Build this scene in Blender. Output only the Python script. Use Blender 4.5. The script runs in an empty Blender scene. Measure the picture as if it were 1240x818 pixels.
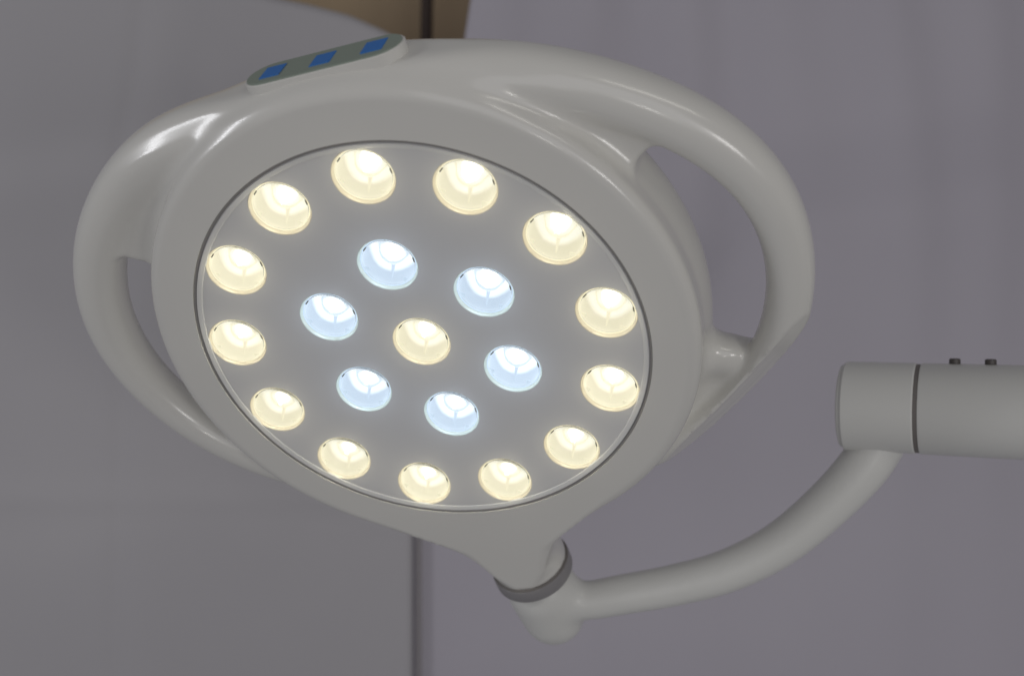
import bpy, math, random
import numpy as np
from mathutils import Matrix, Vector, noise
from mathutils.geometry import delaunay_2d_cdt
random.seed(4)
S = bpy.context.scene
COL = S.collection
U = 0.2                      # metres per panel radius
F_PX = 1300.0                # focal length in photo pixels (photo 1240 x 818)
CAM_Z = 1.5

# ------------------------------------------------------------------ frames
def cam2world(x, y, z):      # camera axes (right, up, towards the viewer) -> world
    return Vector((x, -z, CAM_Z + y))

def at(px, py, depth):       # photo pixel at a depth (panel radii) -> camera axes, panel radii
    return np.array([(px - 620) / F_PX * depth, -(py - 409) / F_PX * depth, -depth])

R = np.array([[0.98749255, 0.02572115, -0.15555347],
              [-0.1163838, 0.78449554, -0.60911539],
              [0.10636385, 0.61960082, 0.77767703]])
T = np.array([-0.40235089, -0.05419618, -4.6143686])
c, s = math.cos(math.radians(20)), math.sin(math.radians(20))
R2 = R @ np.array([[c, -s, 0], [s, c, 0], [0, 0, 1]])     # head axes: y towards the keypad, z out of the face
C2W = np.array([[1, 0, 0], [0, 0, -1], [0, 1, 0]])
RW = C2W @ R2
HEAD = Matrix.Translation(cam2world(*(T * U))) @ Matrix([list(r) for r in RW]).to_4x4()

def h2c(p):                  # head coordinates (radii) -> camera axes (radii)
    return R2 @ np.array(p, float) + T

def c2w(p):                  # camera axes (radii) -> world metres
    return cam2world(*(np.asarray(p) * U))

# ------------------------------------------------------------------ materials
def new_mat(name):
    m = bpy.data.materials.new(name); m.use_nodes = True
    nt = m.node_tree
    return m, nt, nt.nodes['Principled BSDF']

def plastic(name, col, rough=0.3, coat=0.0, spec=0.5, vary=0.05, bump=0.02, scale=60, metal=0.0, mottling=0.03, glow=None):
    m, nt, b = new_mat(name)
    tc = nt.nodes.new('ShaderNodeTexCoord')
    n1 = nt.nodes.new('ShaderNodeTexNoise'); n1.inputs['Scale'].default_value = 9; n1.inputs['Detail'].default_value = 5
    n2 = nt.nodes.new('ShaderNodeTexNoise'); n2.inputs['Scale'].default_value = scale * 10; n2.inputs['Detail'].default_value = 3
    nt.links.new(tc.outputs['Object'], n1.inputs['Vector']); nt.links.new(tc.outputs['Object'], n2.inputs['Vector'])
    mr = nt.nodes.new('ShaderNodeMapRange')
    mr.inputs['To Min'].default_value = max(rough - vary, 0.02); mr.inputs['To Max'].default_value = rough + vary
    nt.links.new(n1.outputs['Fac'], mr.inputs['Value']); nt.links.new(mr.outputs['Result'], b.inputs['Roughness'])
    mx = nt.nodes.new('ShaderNodeMix'); mx.data_type = 'RGBA'
    mx.inputs['A'].default_value = (*[v * (1 - mottling) for v in col], 1); mx.inputs['B'].default_value = (*[min(v * (1 + mottling), 1) for v in col], 1)
    nt.links.new(n1.outputs['Fac'], mx.inputs['Factor']); nt.links.new(mx.outputs['Result'], b.inputs['Base Color'])
    bp = nt.nodes.new('ShaderNodeBump'); bp.inputs['Strength'].default_value = bump; bp.inputs['Distance'].default_value = 0.001
    nt.links.new(n2.outputs['Fac'], bp.inputs['Height']); nt.links.new(bp.outputs['Normal'], b.inputs['Normal'])
    b.inputs['Coat Weight'].default_value = coat; b.inputs['Coat Roughness'].default_value = 0.12
    b.inputs['Specular IOR Level'].default_value = spec; b.inputs['Metallic'].default_value = metal
    if glow: b.inputs['Emission Color'].default_value = (*glow[0], 1); b.inputs['Emission Strength'].default_value = glow[1]
    return m

def emissive(name, col, strength, base=None, rough=0.4):
    m, nt, b = new_mat(name)
    b.inputs['Base Color'].default_value = (*(base or col), 1)
    b.inputs['Roughness'].default_value = rough
    b.inputs['Emission Color'].default_value = (*col, 1)
    b.inputs['Emission Strength'].default_value = strength
    return m

def glass(name, col=(1, 1, 1), rough=0.02, ior=1.45):
    m, nt, b = new_mat(name)
    b.inputs['Base Color'].default_value = (*col, 1)
    b.inputs['Transmission Weight'].default_value = 1
    b.inputs['Roughness'].default_value = rough
    b.inputs['IOR'].default_value = ior
    return m

def cloth_mat(name, col, col2):
    m, nt, b = new_mat(name)
    tc = nt.nodes.new('ShaderNodeTexCoord')
    n1 = nt.nodes.new('ShaderNodeTexNoise'); n1.inputs['Scale'].default_value = 2.2; n1.inputs['Detail'].default_value = 6
    nt.links.new(tc.outputs['Object'], n1.inputs['Vector'])
    mx = nt.nodes.new('ShaderNodeMix'); mx.data_type = 'RGBA'
    mx.inputs['A'].default_value = (*col, 1); mx.inputs['B'].default_value = (*col2, 1)
    nt.links.new(n1.outputs['Fac'], mx.inputs['Factor']); nt.links.new(mx.outputs['Result'], b.inputs['Base Color'])
    w1 = nt.nodes.new('ShaderNodeTexNoise'); w1.inputs['Scale'].default_value = 700
    nt.links.new(tc.outputs['Object'], w1.inputs['Vector'])
    bp = nt.nodes.new('ShaderNodeBump'); bp.inputs['Strength'].default_value = 0.1; bp.inputs['Distance'].default_value = 0.001
    nt.links.new(w1.outputs['Fac'], bp.inputs['Height']); nt.links.new(bp.outputs['Normal'], b.inputs['Normal'])
    b.inputs['Roughness'].default_value = 0.9; b.inputs['Specular IOR Level'].default_value = 0.2
    return m

M_WHITE = plastic('glossy_ivory_paint', (0.705, 0.695, 0.655), rough=0.24, coat=0.35)
M_ARM = plastic('ivory_arm_paint', (0.70, 0.70, 0.67), rough=0.4, coat=0.05)
M_PANEL = plastic('satin_grey_panel', (0.62, 0.617, 0.62), rough=0.42, coat=0.35, bump=0.01, mottling=0.015)
M_SEAM = plastic('dark_gasket', (0.27, 0.26, 0.25), rough=0.5)
M_TSEAM = plastic('dark_seam', (0.18, 0.165, 0.155), rough=0.6)
M_RING = plastic('grey_swivel_ring', (0.27, 0.26, 0.265), rough=0.4)
M_SCREW = plastic('dark_screw', (0.085, 0.075, 0.07), rough=0.4)
M_PAD = plastic('sage_keypad', (0.25, 0.30, 0.25), rough=0.4)
M_BLUE = plastic('blue_key', (0.008, 0.165, 0.55), rough=0.4)
M_CLIP = plastic('dark_clip', (0.08, 0.07, 0.05), rough=0.5)
def reflector_mat(name, edge, core, e0, e1):
    """lit optic: brightest round the chip at its bottom, dimmer towards the mouth; each LED a little different"""
    m, nt, b = new_mat(name)
    tc = nt.nodes.new('ShaderNodeTexCoord'); sx = nt.nodes.new('ShaderNodeSeparateXYZ')
    nt.links.new(tc.outputs['Object'], sx.inputs[0])
    mr = nt.nodes.new('ShaderNodeMapRange'); mr.interpolation_type = 'SMOOTHSTEP'
    mr.inputs['From Min'].default_value = -0.075 * U; mr.inputs['From Max'].default_value = -0.088 * U
    nt.links.new(sx.outputs['Z'], mr.inputs['Value'])
    mx = nt.nodes.new('ShaderNodeMix'); mx.data_type = 'RGBA'
    mx.inputs['A'].default_value = (*[v * e0 for v in edge], 1); mx.inputs['B'].default_value = (*[v * e1 for v in core], 1)
    nt.links.new(mr.outputs['Result'], mx.inputs['Factor']); nt.links.new(mx.outputs['Result'], b.inputs['Emission Color'])
    oi = nt.nodes.new('ShaderNodeObjectInfo'); m2 = nt.nodes.new('ShaderNodeMapRange')
    m2.inputs['To Min'].default_value = 0.93; m2.inputs['To Max'].default_value = 1.07
    nt.links.new(oi.outputs['Random'], m2.inputs['Value']); nt.links.new(m2.outputs['Result'], b.inputs['Emission Strength'])
    b.inputs['Base Color'].default_value = (0.15, 0.15, 0.15, 1); b.inputs['Roughness'].default_value = 0.3
    return m
LED = {}
for k, cup, hot in (('warm', (1.0, 0.935, 0.665), (1.0, 0.975, 0.81)), ('cool', (0.66, 0.82, 1.0), (0.90, 0.97, 1.0))):
    LED[k] = dict(cup=reflector_mat(k + '_reflector', cup, hot, *((0.79, 1.07) if k == 'warm' else (0.80, 1.2))),
                  chip=emissive(k + '_chip', hot, 4.5),
                  collar=emissive(k + '_collar', cup, 0.84, (0.1, 0.1, 0.1)), glint_or_clip=emissive(k + '_tab', cup, 0.90, (0.1, 0.1, 0.1)),
                  glass=glass(k + '_lens_glass', rough=0.13), glow=cup,
                  rim=plastic(k + '_rim', (0.60, 0.55, 0.45) if k == 'warm' else (0.55, 0.60, 0.56), rough=0.3, bump=0.0, glow=((1.0, 0.86, 0.60), 0.09) if k == 'warm' else ((0.8, 0.97, 0.92), 0.10)))  # LED spill put into the rims as a tinted colour and faint glow

# ------------------------------------------------------------------ mesh helpers
def link(name, verts, faces, mat, parent=None, mtx=None, smooth=True, sharp=None):
    me = bpy.data.meshes.new(name)
    me.from_pydata([tuple(v) for v in verts], [], [tuple(f) for f in faces])
    me.validate()
    me.materials.append(mat)
    if smooth:
        me.polygons.foreach_set('use_smooth', [True] * len(me.polygons))
        if sharp: me.set_sharp_from_angle(angle=math.radians(sharp))
    o = bpy.data.objects.new(name, me); COL.objects.link(o)
    place(o, parent, mtx)
    return o

def world_of(o):
    m = o.matrix_basis.copy()
    p = o.parent
    while p is not None:
        m = p.matrix_basis @ m; p = p.parent
    return m

def place(o, parent, mtx=None):            # mtx: wanted world matrix
    if parent is not None:
        o.parent = parent
        if mtx is not None: o.matrix_basis = world_of(parent).inverted() @ mtx
    elif mtx is not None: o.matrix_basis = mtx

def lathe(profile, n=64, axis='z', closed=False):
    """profile: list of (r, h). Points with r == 0 become poles."""
    V, Fc, rows = [], [], []
    for r, h in profile:
        if r <= 1e-9:
            rows.append([len(V)]); V.append((0, 0, h))
        else:
            rows.append(list(range(len(V), len(V) + n)))
            V += [(r * math.cos(2 * math.pi * i / n), r * math.sin(2 * math.pi * i / n), h) for i in range(n)]
    pairs = list(zip(rows, rows[1:]))
    if closed: pairs.append((rows[-1], rows[0]))
    for a, b in pairs:
        for i in range(n):
            j = (i + 1) % n
            if len(a) == 1 and len(b) == 1: continue
            if len(a) == 1: Fc.append((a[0], b[j], b[i]))
            elif len(b) == 1: Fc.append((a[i], a[j], b[0]))
            else: Fc.append((a[i], a[j], b[j], b[i]))
    if axis == 'y':  V = [(x, h, -y) for x, y, h in V]
    return V, Fc

def flip(Fc): return [tuple(reversed(f)) for f in Fc]

def surface_nets(sdf, lo, hi, h, snap=None):
    lo = np.array(lo, float); hi = np.array(hi, float)
    n = np.ceil((hi - lo) / h).astype(int) + 1
    ax = [lo[i] + h * np.arange(n[i]) for i in range(3)]
    X, Y, Z = np.meshgrid(*ax, indexing='ij')
    D = sdf(X, Y, Z)
    sg = D < 0
    corners = [(i, j, k) for i in (0, 1) for j in (0, 1) for k in (0, 1)]
    def cut(A, c): return A[c[0]:n[0] - 1 + c[0], c[1]:n[1] - 1 + c[1], c[2]:n[2] - 1 + c[2]]
    cnt = sum(cut(sg, c).astype(int) for c in corners)
    act = (cnt > 0) & (cnt < 8)
    acc = np.zeros(act.shape + (3,)); num = np.zeros(act.shape)
    for a in corners:
        for ax_ in range(3):
            if a[ax_] == 0:
                b = list(a); b[ax_] = 1
                da, db = cut(D, a), cut(D, b)
                m = (da < 0) != (db < 0)
                t = np.where(m, da / np.where(m, da - db, 1), 0)
                for q in range(3):
                    acc[..., q] += np.where(m, a[q] + (t if q == ax_ else 0), 0)
                num += m
    idx = -np.ones(act.shape, int); idx[act] = np.arange(act.sum())
    cell = np.argwhere(act)
    P = lo + h * (cell + acc[act] / num[act][:, None])
    e = h * 0.05
    for _ in range(5):                                  # settle the points onto the surface
        d0 = sdf(P[:, 0], P[:, 1], P[:, 2])
        g = np.stack([(sdf(*(P + e * np.eye(3)[q]).T) - sdf(*(P - e * np.eye(3)[q]).T)) / (2 * e) for q in range(3)], 1)
        st = d0[:, None] * g / np.maximum((g * g).sum(1), 0.05)[:, None]
        ln = np.linalg.norm(st, axis=1, keepdims=True)
        P = P - st * np.minimum(1, 0.4 * h / np.maximum(ln, 1e-9))
    if snap: P = snap(P)
    Fc = []
    for ax_ in range(3):
        u, v = (ax_ + 1) % 3, (ax_ + 2) % 3
        A = np.take(sg, range(n[ax_] - 1), ax_); B = np.take(sg, range(1, n[ax_]), ax_)
        E = np.argwhere(A != B)
        ok = (E[:, u] > 0) & (E[:, v] > 0) & (E[:, u] < n[u] - 1) & (E[:, v] < n[v] - 1)
        E = E[ok]
        ins = sg[E[:, 0], E[:, 1], E[:, 2]]
        q = []
        for du, dv in ((-1, -1), (0, -1), (0, 0), (-1, 0)):
            c_ = E.copy(); c_[:, u] += du; c_[:, v] += dv
            q.append(idx[c_[:, 0], c_[:, 1], c_[:, 2]])
        q = np.stack(q, 1)
        q[~ins] = q[~ins][:, ::-1]
        Fc.append(q)
    return P, np.concatenate(Fc).tolist()

def smin(a, b, k):
    hh = np.maximum(k - np.abs(a - b), 0) / k
    return np.minimum(a, b) - hh * hh * k * 0.25
def smax(a, b, k): return -smin(-a, -b, k)

# ------------------------------------------------------------------ lamp housing (smooth one-piece casting)
def outline_table(deg, val):
    ph = np.linspace(0, math.pi, 400); v = np.interp(ph, np.radians(deg), val); k = np.ones(21) / 21
    for _ in range(3): v = np.convolve(np.r_[v[20:0:-1], v, v[-2:-22:-1]], k, 'same')[20:-20]
    return v
_p = np.linspace(0, math.pi, 400)
OUT_R = outline_table([0, 12, 22, 28, 44, 56, 66, 76, 84, 92, 106, 118, 128, 140, 160, 180], [1.24, 1.245, 1.285, 1.315, 1.415, 1.51, 1.605, 1.675, 1.69, 1.675, 1.615, 1.525, 1.42, 1.27, 1.2, 1.2])
OUT_L = outline_table([0, 12, 22, 38, 54, 64, 76, 84, 94, 105, 118, 128, 140, 160, 180], [1.24, 1.25, 1.305, 1.465, 1.575, 1.635, 1.68, 1.675, 1.635, 1.555, 1.435, 1.33, 1.25, 1.2, 1.2])
TUBE_A = outline_table([0, 60, 76, 90, 100, 180], [0.112, 0.112, 0.107, 0.099, 0.094, 0.094])
_ph = np.r_[-_p[::-1], _p[1:]]                       # signed angle from the keypad, positive to the right
_ro = np.r_[OUT_L[::-1], OUT_R[1:]]; _ra = np.r_[TUBE_A[::-1], TUBE_A[1:]]
_rc = _ro - _ra
_sl = np.gradient(_rc, _ph) / _rc
N2 = np.array([0.575, -0.614, 0.72]); N2 /= np.linalg.norm(N2)

KX, KY, KT = 0.060, 1.250, math.radians(-1.0); KC, KS = math.cos(KT), math.sin(KT)
NX = -0.032
def rbox(r, w, r1, w0, w1, f):
    qx = np.abs(r) - (r1 - f); qy = np.abs(w - (w0 + w1) / 2) - ((w1 - w0) / 2 - f)
    return np.hypot(np.maximum(qx, 0), np.maximum(qy, 0)) + np.minimum(np.maximum(qx, qy), 0) - f

def housing(x, y, w):
    r = np.hypot(x, y)
    sp = np.arctan2(x, y); ph = np.abs(sp)
    ax = np.abs(x)
    body = rbox(r, w, 1.205, -0.34, 0.0, 0.055)
    ridge = np.hypot(r - 1.075, w + 0.29) - 0.165
    back = rbox(r, w, 1.12, -0.52, -0.1, 0.16)
    body = smin(body, smin(ridge, back, 0.1), 0.05)
    rc = np.interp(sp, _ph, _rc); sl = np.interp(sp, _ph, _sl); tr = np.interp(sp, _ph, _ra)
    cs = 1 / np.sqrt(1 + sl * sl)
    dr = (r - rc) * cs
    wc = -0.225
    ex = 2.3 + 2.4 * np.exp(-((sp - 0.05) / 0.40) ** 4)
    wf = wc + 0.035 * np.exp(-((sp - 0.05) / 0.45) ** 4)
    hoop = (np.abs(dr) ** ex + np.abs((w - wf) / 1.12) ** ex + 1e-9) ** (1 / ex) - tr
    hoop = np.maximum(hoop, 0.35 * (ph - math.radians(150)))
    # web that fills between body and hoop on either side of the keypad
    tt = np.clip((ph - math.radians(30)) / math.radians(30), 0, 1); tt = tt * tt * (3 - 2 * tt)
    web = smax(np.abs(w + 0.235) - (0.135 - 0.055 * tt), r - rc, 0.04)
    web1 = smax(web, (ph - math.radians(62)) * r, 0.03)
    hw = smin(hoop, web1, 0.10 - 0.07 * tt)
    # flat facet cut across the right handle's lower end
    cutp = (x - 1.325) * N2[0] + (y + 0.605) * N2[1] + (w + 0.228) * N2[2]
    hw = smax(hw, cutp, 0.004)
    # lower bridge and the rounded nub from the body to the handle
    webb = smax(np.abs(w + 0.285) - 0.075, r - rc, 0.04)
    web2 = smax(webb, np.maximum((math.radians(109) - ph), (ph - math.radians(135))) * r, 0.05)
    sa = math.radians(111); tx = math.sin(sa); ty = math.cos(sa); q = np.clip(ax * tx + y * ty, 1.15, 1.30)
    stub = np.sqrt((ax - q * tx) ** 2 + (y - q * ty) ** 2 + (w + 0.25) ** 2) - 0.068
    low = smin(web2, stub, 0.09)
    low = smax(low, cutp + 0.02, 0.01)
    d = smin(body, low, 0.08)
    d = smin(d, hw, np.where(ph > 1.83, 0.03, np.where(ph < 1.7, 0.075, 0.075 - (ph - 1.7) / 0.13 * 0.045)))
    # neck
    nr = 0.198
    nx = x - NX
    neck = smax(np.hypot(nx, w + 0.195) - nr, smax(-y - 1.58, 0.6 + y, 0.02), 0.012)
    tri = smax(smax(np.abs(nx) * 0.80 + (-y - 1.30) * 0.60 - 0.194, np.abs(w + 0.17) - 0.168, 0.05), smax(-y - 1.5, 0.8 + y, 0.05), 0.05)
    d = smin(d, smin(neck, tri, 0.09), 0.13)
    d = np.maximum(d, w)                                        # one flat front plane
    d = np.maximum(d, -np.maximum(r - 1.0, -0.27 - w))          # recess for the light panel
    return d

H = 0.0125
def snap(P):
    r = np.hypot(P[:, 0], P[:, 1])
    m = (np.abs(r - 1.0) < 0.75 * H) & (P[:, 2] > -0.75 * H)
    P = P.copy()
    P[m, 0] /= r[m]; P[m, 1] /= r[m]; P[m, 2] = 0
    return P

lamp = bpy.data.objects.new('examination_lamp', None); COL.objects.link(lamp)
lamp.location = c2w(at(1300, 498, 5.1))
lamp.empty_display_size = 0.1
lamp['label'] = 'ivory examination lamp with twenty lit LEDs, loop handles and curved arm'
lamp['category'] = 'lamp'
def part(name, V, Fc, mat, parent=None, head=True, **kw):
    V = np.array(V, float) * (U if head else 1)
    return link(name, V, Fc, mat, parent or lamp, HEAD if head else Matrix.Identity(4), **kw)

V, Fc = surface_nets(housing, (-1.85, -1.75, -0.62), (1.85, 1.45, 0.06), H, snap)
part('housing', V, Fc, M_WHITE, sharp=38)

# ------------------------------------------------------------------ light panel, a shallow dish with round holes
def dish(r): return -0.062 + 0.054 * r * r
HOLE = 0.130
leds = []
a0, b0 = 1.81156 - math.radians(20), 1.89398 - math.radians(20)
for k in range(13):
    a = a0 - 2 * math.pi * k / 13; leds.append((0.838 * math.cos(a), 0.838 * math.sin(a), 'warm'))
for k in range(6):
    a = b0 - 2 * math.pi * k / 6; leds.append((0.413 * math.cos(a), 0.413 * math.sin(a), 'cool'))
leds.append((0.0, 0.0, 'warm'))
pts, edges = [], []
def ring_pts(cx, cy, r, n):
    i0 = len(pts)
    for i in range(n): pts.append(Vector((cx + r * math.cos(2 * math.pi * i / n), cy + r * math.sin(2 * math.pi * i / n))))
    for i in range(n): edges.append((i0 + i, i0 + (i + 1) % n))
ring_pts(0, 0, 0.992, 160)
for x, y, k in leds: ring_pts(x, y, HOLE, 48)
st = 0.045
for i in range(-24, 25):
    for j in range(-24, 25):
        x = (i + 0.5 * (j % 2)) * st; y = j * st * 0.87
        if math.hypot(x, y) < 0.96 and all(math.hypot(x - a, y - b) > HOLE + 0.018 for a, b, _ in leds): pts.append(Vector((x, y)))
res = delaunay_2d_cdt(pts, edges, [], 0, 1e-6)
vs, fs = res[0], res[2]
good = []
for f in fs:
    cx = sum(vs[i].x for i in f) / len(f); cy = sum(vs[i].y for i in f) / len(f)
    if math.hypot(cx, cy) < 0.99 and all(math.hypot(cx - a, cy - b) > HOLE * 0.995 for a, b, _ in leds):
        good.append(tuple(f))
Vp = [(v.x, v.y, dish(v.length)) for v in vs]
rim0 = len(Vp)                                                  # turned-back outer edge
part('light_panel', Vp, good, M_PANEL)

# dark gasket round the panel
V, Fc = lathe([(0.986, -0.05), (0.988, -0.006), (0.991, -0.004), (0.996, -0.003), (1.002, -0.004), (1.002, -0.05)], 200)
part('gasket', V, flip(Fc), M_SEAM, sharp=40)
V, Fc = lathe([(0.962, dish(.962) - .004), (0.964, dish(.964) + .0035), (0.973, dish(.973) + .006), (0.984, dish(.984) + .007), (0.986, -0.03)], 200)
part('panel_rim', V, flip(Fc), M_PANEL, sharp=40)

# ------------------------------------------------------------------ LED modules
def led_matrix(x, y):
    r = math.hypot(x, y)
    nx, ny = -0.108 * x, -0.108 * y
    n = Vector((nx, ny, 1)).normalized()
    xa = Vector((1, 0, 0)); xa = (xa - n * xa.dot(n)).normalized(); ya = n.cross(xa)
    m = Matrix((xa, ya, n)).transposed().to_4x4()
    m.translation = Vector((x * U, y * U, dish(r) * U))
    return HEAD @ m
DEP = 0.0155
def arc(cx, cz, rad, a1, a2, n): return [(cx + rad * math.cos(math.radians(a1 + (a2 - a1) * i / n)), cz + rad * math.sin(math.radians(a1 + (a2 - a1) * i / n))) for i in range(n + 1)]
RIM = [(0.1305, -0.002), (0.1303, 0.0), (0.129, 0.001), (0.1265, -0.002), (0.1235, -0.007), (0.121, -0.012), (0.1195, -DEP - 0.001), (0.1185, -DEP - 0.008)]
CUP = [(0.1185, -DEP - 0.003), (0.116, -DEP - 0.006), (0.110, -DEP - 0.022), (0.101, -DEP - 0.038), (0.091, -DEP - 0.052), (0.080, -DEP - 0.064), (0.066, -DEP - 0.073), (0.05, -DEP - 0.077), (0.0, -DEP - 0.078)]
LENS = [(0.0, -DEP + 0.006), (0.03, -DEP + 0.0055), (0.075, -DEP + 0.003), (0.109, -DEP), (0.1135, -DEP - 0.003), (0.113, -DEP - 0.006), (0.108, -DEP - 0.008), (0.0, -DEP - 0.008)]
COLLAR = [(0.051, -DEP - 0.078), (0.0505, -DEP - 0.068), (0.049, -DEP - 0.066), (0.0475, -DEP - 0.068), (0.047, -DEP - 0.078)]
CHIP = [(0.030, -DEP - 0.0765), (0.029, -DEP - 0.071), (0.022, -DEP - 0.065), (0.011, -DEP - 0.062), (0.0, -DEP - 0.061)]
def scaled(p): return [(a * U, b * U) for a, b in p]
proto = {}
def copy_obj(o, parent):
    c_ = o.copy(); COL.objects.link(c_); c_.parent = parent
    return c_
def make_led(kind):
    L = LED[kind]
    V, Fc = lathe(scaled(RIM), 48); rim = link('led_light', V, flip(Fc), L['rim'], lamp, HEAD)
    V, Fc = lathe(scaled([(0.1192, -DEP - 0.001), (0.1192, -DEP + 0.002), (0.1180, -DEP + 0.003), (0.1160, -DEP + 0.002), (0.1155, -DEP - 0.001)]), 48); link('lens_edge_glint', V, flip(Fc), L['glint_or_clip'], rim, HEAD)  # highlight along the lens edge, put in as a thin glowing ring
    V, Fc = lathe(scaled(CUP), 48); link('reflector', V, flip(Fc), L['cup'], rim, HEAD)
    V, Fc = lathe(scaled(LENS), 48); link('lens', V, flip(Fc), L['glass'], rim, HEAD, sharp=30)
    V, Fc = lathe(scaled(COLLAR), 40); link('collar', V, flip(Fc), L['collar'], rim, HEAD)
    V, Fc = lathe(scaled(CHIP), 32); link('chip', V, flip(Fc), L['chip'], rim, HEAD)
    def glint_or_clip(name, ang, rr, w_, d_, z0, z1, mat, taper=1.0):
        ca, sa = math.cos(math.radians(ang)), math.sin(math.radians(ang))
        vv = []
        for z in (z0, z1):
            for p, q in ((-d_ / 2, -w_ / 2 * taper), (d_ / 2, -w_ / 2), (d_ / 2, w_ / 2), (-d_ / 2, w_ / 2 * taper)):
                x_, y_ = rr + p, q
                vv.append(((x_ * ca - y_ * sa) * U, (x_ * sa + y_ * ca) * U, z * U))
        link(name, vv, [(3, 2, 1, 0), (4, 5, 6, 7), (0, 1, 5, 4), (1, 2, 6, 5), (2, 3, 7, 6), (3, 0, 4, 7)], mat, rim, HEAD, smooth=False)
    for ang in (128, -4):
        glint_or_clip('lens_clip', ang, 0.1125, 0.022, 0.005, -DEP + 0.001, -DEP + 0.004, M_CLIP)
    for ang in (186, 290):
        glint_or_clip('lens_tab', ang, 0.1015, 0.030, 0.016, -DEP - 0.014, -DEP - 0.010, L['glint_or_clip'], 0.2)  # bright glints in the lens, put in as small glowing wedges
    for ang, wd in ((250, 0.016),):
        ca, sa = math.cos(math.radians(ang)), math.sin(math.radians(ang)); vv = []
        for r_, z_, h_ in ((0.056, -DEP - 0.0750, wd), (0.080, -DEP - 0.0625, wd * 0.6), (0.100, -DEP - 0.0385, wd * 0.25)):
            for t_, up in ((-h_ / 2, 0.0), (0.0, 0.004), (h_ / 2, 0.0)):
                vv.append(((r_ * ca - t_ * sa) * U, (r_ * sa + t_ * ca) * U, (z_ + up) * U))
        link('lens_streak', vv, [(0, 3, 4, 1), (1, 4, 5, 2), (3, 6, 7, 4), (4, 7, 8, 5)], L['glint_or_clip'], rim, HEAD)  # faint light streak beside the chip, put in as a glowing ridge
    for ang in (118, 2):
        glint_or_clip('peg', ang, 0.066, 0.006, 0.006, -DEP - 0.074, -DEP - 0.062, M_CLIP)
    pl = bpy.data.lights.new('led_spill_light', 'POINT'); pl.energy = 0.017; pl.shadow_soft_size = 0.002; pl.color = L['glow']
    po = bpy.data.objects.new('led_spill_light', pl); COL.objects.link(po); place(po, rim, HEAD @ Matrix.Translation((0, 0, 0.034 * U)))
    rim['label'] = 'lit warm white LED' if kind == 'warm' else 'lit cool bluish white LED'
    return rim
for x, y, kind in leds:
    if kind not in proto:
        o = make_led(kind); proto[kind] = o
    else:
        src = proto[kind]
        o = src.copy(); COL.objects.link(o); o.parent = lamp
        for ch in src.children: copy_obj(ch, o)
    o.matrix_basis = world_of(lamp).inverted() @ led_matrix(x, y)

# ------------------------------------------------------------------ keypad on the top of the hoop
def pill(hx, hz, f, n=14):
    out = []
    for cx, a1 in ((hx - f, -90), (-(hx - f), 90)):
        for i in range(n + 1):
            a = math.radians(a1 + 180 * i / n); out.append((cx + f * math.cos(a), f * math.sin(a) * hz / f))
    return out
def slab(outline, y0, y1, wc, bev=0.004):
    y0 -= 1.302; y1 -= 1.302
    n = len(outline); V = []
    for yy, k in ((y0, 1.0), (y1 - bev, 1.0), (y1, 1 - bev / 0.1)):
        for a, b in outline:
            V.append((a - (0 if k == 1 else math.copysign(bev, a)), yy, wc + b * (1 if k == 1 else k)))
    Fc = []
    for l in range(2):
        for i in range(n):
            j = (i + 1) % n; Fc.append((l * n + i, l * n + j, (l + 1) * n + j, (l + 1) * n + i))
    Fc.append(tuple(range(2 * n, 3 * n))); Fc.append(tuple(reversed(range(n))))
    V = [(KX + a * KC - b * KS, KY + a * KS + b * KC, z) for a, b, z in V]
    return V, flip(Fc)
WK = -0.185
V, Fc = slab(pill(0.335, 0.104, 0.104), 1.26, 1.312, WK); part('keypad_frame', V, Fc, M_WHITE, sharp=35)
V, Fc = slab(pill(0.325, 0.096, 0.096), 1.30, 1.317, WK, 0.002); kp = part('keypad', V, Fc, M_PAD, sharp=35)
for cx in (-0.215, 0.0, 0.215):
    q = [(cx + a, b) for a, b in ((0.043, -0.052), (0.043, 0.052), (-0.043, 0.052), (-0.043, -0.052))]
    V, Fc = slab(q, 1.312, 1.3195, WK, 0.0015); part('button', V, Fc, M_BLUE, parent=kp, smooth=False)

# ------------------------------------------------------------------ swivel ring, elbow, arm
V, Fc = lathe([(0.15, -1.54), (0.196, -1.548), (0.209, -1.556), (0.211, -1.563), (0.211, -1.625), (0.207, -1.633), (0.15, -1.634)], 72, axis='y')
V = [(x + NX, y - 0.03, z - 0.195) for x, y, z in V]
part('swivel_ring', V, Fc, M_RING, sharp=35)
V, Fc = lathe([(0.198, -1.545), (0.2055, -1.5475), (0.2075, -1.5525), (0.2055, -1.558), (0.198, -1.56)], 72, axis='y')
V = [(x + NX, y - 0.03, z - 0.195) for x, y, z in V]
part('seam', V, Fc, M_TSEAM)

E0 = h2c((NX, -1.64, -0.195)); E1 = h2c((NX, -1.78, -0.195)); EA = E1 - E0; EA /= np.linalg.norm(EA)
de = -E1[2]
arm_pts = [E1 + 0.0, at(700, 726, de), at(760, 718, de - .02), at(820, 707, de - .05), at(882, 690, de - .1), at(945, 658, de - .16), at(1005, 608, de - .24), at(1051, 557, de - .30), at(1078, 505, de - .34)]
arm_rad = [0.095, 0.100, 0.105, 0.108, 0.111, 0.115, 0.120, 0.128, 0.132]
def spline(P, n):
    P = np.array(P); out = []
    Q = np.vstack([2 * P[0] - P[1], P, 2 * P[-1] - P[-2]])
    for i in range(1, len(Q) - 2):
        for t in np.linspace(0, 1, n, endpoint=False):
            a, b, c_, d_ = Q[i - 1], Q[i], Q[i + 1], Q[i + 2]
            out.append(0.5 * (2 * b + (c_ - a) * t + (2 * a - 5 * b + 4 * c_ - d_) * t * t + (3 * b - a - 3 * c_ + d_) * t ** 3))
    out.append(P[-1]); return np.array(out)
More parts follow.
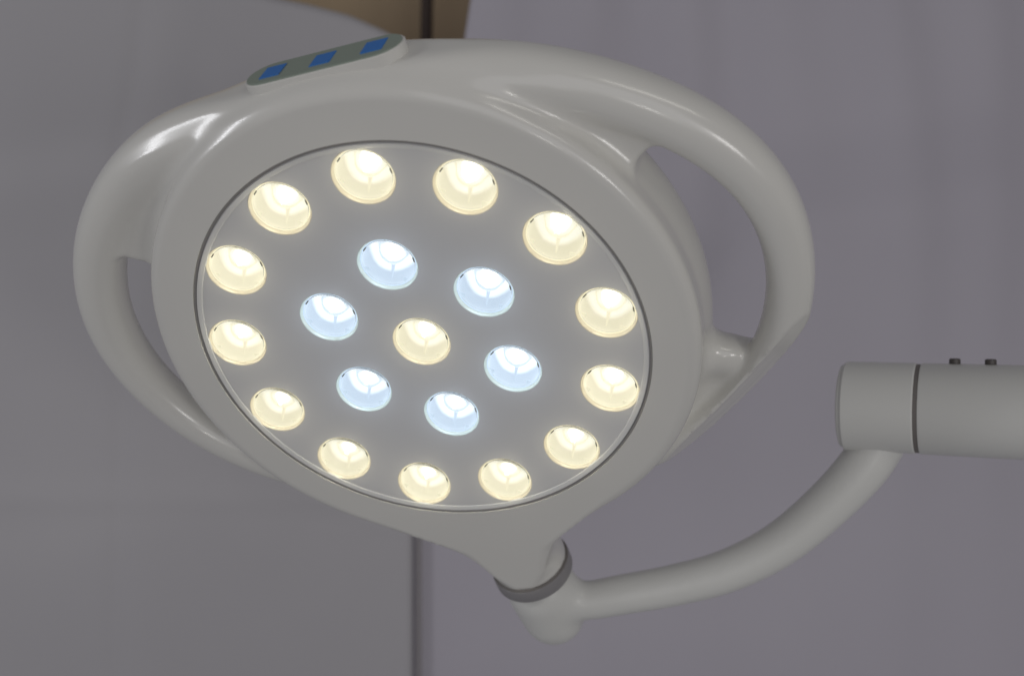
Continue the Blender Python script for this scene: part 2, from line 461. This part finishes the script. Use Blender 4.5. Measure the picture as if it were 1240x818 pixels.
AP = spline(arm_pts, 6); AR = spline(np.array(arm_rad)[:, None], 6)[:, 0]
def arm_sdf(x, y, z):
    d = None
    for i in range(len(AP) - 1):
        a, b = AP[i], AP[i + 1]; ab = b - a
        t = np.clip(((x - a[0]) * ab[0] + (y - a[1]) * ab[1] + (z - a[2]) * ab[2]) / (ab @ ab), 0, 1)
        q = np.sqrt((x - a[0] - t * ab[0]) ** 2 + (y - a[1] - t * ab[1]) ** 2 + (z - a[2] - t * ab[2]) ** 2) - (AR[i] + (AR[i + 1] - AR[i]) * t)
        d = q if d is None else np.minimum(d, q)
    # elbow housing under the ring: a stub tapering to a rounded end
    hx = (x - E0[0]) * EA[0] + (y - E0[1]) * EA[1] + (z - E0[2]) * EA[2]
    rr = np.sqrt(np.maximum((x - E0[0]) ** 2 + (y - E0[1]) ** 2 + (z - E0[2]) ** 2 - hx * hx, 0))
    rad = 0.197 - 0.062 * np.clip(hx, 0, 0.5)
    e = smax(rr - rad, smax(hx - 0.535, -hx, 0.02), 0.19)
    return smin(d, e, 0.07)
lo = np.minimum(AP.min(0), E0) - 0.3; hi = np.maximum(AP.max(0), E0) + 0.3
V, Fc = surface_nets(arm_sdf, lo, hi, 0.02)
V = [c2w(p) for p in V]
link('curved_arm', V, Fc, M_ARM, lamp, Matrix.Identity(4))

# ------------------------------------------------------------------ horizontal tube the arm hangs from
th = math.radians(26)
TA = np.array([math.cos(th), -0.012, math.sin(th)]); TA /= np.linalg.norm(TA)
DT = de - .34
TC = at(1053, 492, DT)
TR = 54.0 / F_PX * DT
def tube_frame(p):
    ax = C2W @ TA; z = Vector(ax).normalized(); x_ = Vector((0, 0, 1)); x_ = (x_ - z * x_.dot(z)).normalized(); y_ = z.cross(x_)
    m = Matrix((x_, y_, z)).transposed().to_4x4(); m.translation = c2w(p); return m
TF = tube_frame(TC)
def tb(name, prof, mat, parent=None, **kw):
    V, Fc = lathe([(r * U, h * U) for r, h in prof], 96)
    return link(name, V, Fc, mat, parent or lamp, TF, **kw)
L0, L1, L2 = -0.125, 0.222, 1.9
tb('pivot_collar', [(0, L0), (TR - .03, L0), (TR - .008, L0 + .006), (TR, L0 + .016), (TR, L1 - .006), (TR - .005, L1), (TR - .02, L1), (0, L1)], M_ARM, sharp=35)
tb('collar_cap', [(0, L0 - .014), (TR - .035, L0 - .014), (TR - .02, L0 - .010), (TR - .014, L0 - .002), (TR - .014, L0 + .01)], M_ARM, sharp=35)
tb('tube_seam', [(TR - .006, L1 - .004), (TR - .006, L1 + .024)], M_TSEAM)
tube = tb('horizontal_tube', [(0, L1 + .018), (TR - .012, L1 + .018), (TR - .003, L1 + .022), (TR, L1 + .03), (TR, L2), (0, L2)], M_ARM, sharp=35)
for hz in (0.395, 0.555):
    V, Fc = lathe([(0.0, TR + .026), (0.02, TR + .026), (0.026, TR + .022), (0.027, TR - 0.01)], 20)
    # screw axis = the frame's x axis (up)
    V = [(zz * U, yy * U, (hz + xx) * U) for xx, yy, zz in V]
    link('screw', V, Fc, M_SCREW, tube, TF, sharp=35)
V, Fc = lathe([(0.0, 0.012), (0.02, 0.012), (0.026, 0.008), (0.026, -0.004)], 20)
V = [((-0.09 + a) * U, (-0.1 + b) * U, (L0 - .012 - cc) * U) for a, b, cc in V]
V = [(a, b, cc) for a, b, cc in V]
link('set_screw', V, Fc, M_SCREW, lamp, TF, sharp=35)

# ------------------------------------------------------------------ backdrop cloths, wall, pole
M_SHEET = cloth_mat('white_sheet', (0.47, 0.455, 0.475), (0.53, 0.515, 0.53))
M_CURT = cloth_mat('white_curtain', (0.50, 0.475, 0.53), (0.56, 0.535, 0.59))
M_WALL = plastic('tan_plaster', (0.60, 0.465, 0.31), rough=0.85, spec=0.2)
M_POLE = plastic('dark_brown_pole', (0.085, 0.06, 0.05), rough=0.6)
def box(name, lo, hi, mat):
    V = [(x, y, z) for z in (lo[2], hi[2]) for x, y in ((lo[0], lo[1]), (hi[0], lo[1]), (hi[0], hi[1]), (lo[0], hi[1]))]
    return link(name, V, [(3, 2, 1, 0), (4, 5, 6, 7), (0, 1, 5, 4), (1, 2, 6, 5), (2, 3, 7, 6), (3, 0, 4, 7)], mat, smooth=False)
def wpx(px, py, y):          # point at depth y metres seen at a photo pixel
    p = at(px, py, y); return Vector((p[0], y, CAM_Z + p[1]))
def sheet(name, outline_fn, nx, nz, disp, mat):
    V, Fc = [], []
    for j in range(nz + 1):
        for i in range(nx + 1):
            p = outline_fn(i / nx, j / nz); p = p + Vector((0, disp(p), 0)); V.append(p)
    for j in range(nz):
        for i in range(nx):
            a = j * (nx + 1) + i; Fc.append((a, a + 1, a + nx + 2, a + nx + 1))
    o = link(name, V, Fc, mat)
    md = o.modifiers.new('thickness', 'SOLIDIFY'); md.thickness = 0.003; md.offset = 1
    return o
DS, DC = 1.955, 1.967
HEM = [wpx(px, py, DS) for px, py in ((-900, -350), (60, -94), (200, -45), (293, -17), (370, 0), (420, 14), (463, 34), (500, 57))]
HEM_X = [p.x for p in HEM]; HEM_Z = [p.z for p in HEM]
def sheet_xy(u, v):           # left sheet: top hem sags down towards its right corner
    x_r = wpx(500, 409, DS).x + (v - .5) * -0.0
    x = -2.2 + (x_r + 2.2) * u
    zt = float(np.interp(x, HEM_X, HEM_Z))
    z = 0.15 + (zt - 0.15) * v
    return Vector((x, DS, z))
def sheet_d(p):
    n = noise.noise(Vector((p.x * 1.6, 0.3, p.z * 0.9))) * 0.05 + noise.noise(Vector((p.x * 5, 1.3, p.z * 2.0))) * 0.008
    n *= min(1, max(0.1, (wpx(500, 0, DS).x - p.x) / 0.5))
    z0 = wpx(0, 215, DS).z + 0.12 * (p.x + 0.9); k = max(0, p.z - z0)
    n += 0.17 * k * k / (k + 0.08) - 0.034 * math.exp(-((p.z - z0) / 0.10) ** 2)
    xc = wpx(125, 0, DS).x; n += 0.006 * math.exp(-((p.x - xc - 0.03 * p.z) / 0.02) ** 2)
    zc = wpx(0, 600, DS).z; n -= 0.006 * math.exp(-((p.z - zc) / 0.02) ** 2)
    return n
o = sheet('backdrop_sheet', sheet_xy, 160, 120, sheet_d, M_SHEET)
M_HEM_SHADE = cloth_mat('hem_shade_grey', (0.28, 0.26, 0.27), (0.31, 0.29, 0.30))
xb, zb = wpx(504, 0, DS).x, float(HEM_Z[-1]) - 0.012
bd = box('hem_shade_strip', (xb, DS - 0.006, 0.15), (wpx(511, 0, DS).x, DS - 0.001, zb), M_HEM_SHADE); bd.parent = o  # grey strip standing in for the shade on the sheet's turned hem
o['label'] = 'plain white cloth sheet hanging behind the left side of the lamp, its top hem sagging'; o['category'] = 'sheet'
def curt_xy(u, v):
    z = 0.15 + 2.9 * v
    x_l = wpx(440, 818, DC).x + (z - wpx(0, 818, DC).z) / (wpx(0, 0, DC).z - wpx(0, 818, DC).z) * (wpx(570, 0, DC).x - wpx(440, 0, DC).x)
    x = x_l + (2.6 - x_l) * u
    return Vector((x, DC, z))
def curt_d(p):
    k = min(1, max(0, (p.z - 1.2) / 0.8)); e = min(1, max(0.05, (p.x + 0.17) / 0.35))
    n = noise.noise(Vector((p.x * 2.2, 7.3, p.z * 0.35))) * 0.05 + noise.noise(Vector((p.x * 7, 4.3, p.z * 0.5))) * 0.006
    n += 0.0065 * math.sin(p.x * 34 + 3 * noise.noise(Vector((p.x * 3, 2, p.z)))) * (0.25 + k)
    return n * e
o = sheet('curtain', curt_xy, 260, 90, curt_d, M_CURT)
o['label'] = 'white curtain with soft vertical folds hanging behind the right side of the lamp'; o['category'] = 'curtain'
o = box('wall', (-2.6, 2.6, 0), (2.9, 2.7, 3.2), M_WALL)
o['label'] = 'tan brown wall showing in the gap between the two hanging cloths'; o['category'] = 'wall'
a, b = wpx(505, 818, 2.35), wpx(517, 0, 2.35)
a = a + (a - b) * 1.2; b = b + (b - a) * 0.35
V, Fc = lathe([(0, 0), (0.0135, 0), (0.0135, (b - a).length), (0, (b - a).length)], 24)
o = link('pole', V, Fc, M_POLE, None, Matrix.Translation(a) @ (b - a).to_track_quat('Z', 'Y').to_matrix().to_4x4(), sharp=40)
o['label'] = 'thin dark upright pole in front of the tan wall, behind the hanging cloths'; o['category'] = 'pole'

# ------------------------------------------------------------------ light
w = bpy.data.worlds.new('World'); S.world = w; w.use_nodes = True
bg = w.node_tree.nodes['Background']; bg.inputs['Color'].default_value = (0.95, 0.94, 1.0, 1); bg.inputs['Strength'].default_value = 0.16
def area(name, loc, target, sx, sy, power, col):
    l = bpy.data.lights.new(name, 'AREA'); l.shape = 'RECTANGLE'; l.size = sx; l.size_y = sy; l.energy = power; l.color = col
    o = bpy.data.objects.new(name, l); COL.objects.link(o); o.location = loc
    o.rotation_euler = (Vector(target) - Vector(loc)).to_track_quat('-Z', 'Y').to_euler()
    return o
HC = HEAD.translation
area('ceiling_tube_light', (1.2, -1.4, 3.0), HC, 1.4, 0.12, 6, (1.0, 0.97, 0.88))
area('window_light', (-2.3, 0.2, 1.95), HC, 0.22, 0.8, 8.5, (0.96, 0.97, 1.0))
area('side_light', (1.5, -1.55, 0.95), HC, 0.5, 0.5, 8.5, (1.0, 0.975, 0.95))
area('room_light', (0.2, -2.4, 1.3), HC, 2.6, 2.0, 12, (0.97, 0.96, 1.0))
area('low_glint_light', (0.22, -1.7, 0.35), HC, 0.16, 0.16, 2.5, (1.0, 0.98, 0.92))  # small unseen light added for the short highlights on the housing

# ------------------------------------------------------------------ camera
cd = bpy.data.cameras.new('camera'); cam = bpy.data.objects.new('camera', cd); COL.objects.link(cam)
cam.location = (0, 0, CAM_Z); cam.rotation_euler = (math.radians(90), 0, 0)
cd.sensor_width = 36; cd.lens = F_PX / 1240 * 36; cd.clip_start = 0.05; cd.clip_end = 100
cd.dof.use_dof = True; cd.dof.focus_distance = 0.92; cd.dof.aperture_fstop = 3.6
S.camera = cam
S.view_settings.view_transform = 'Standard'; S.view_settings.look = 'None'; S.view_settings.exposure = 0; S.view_settings.gamma = 1
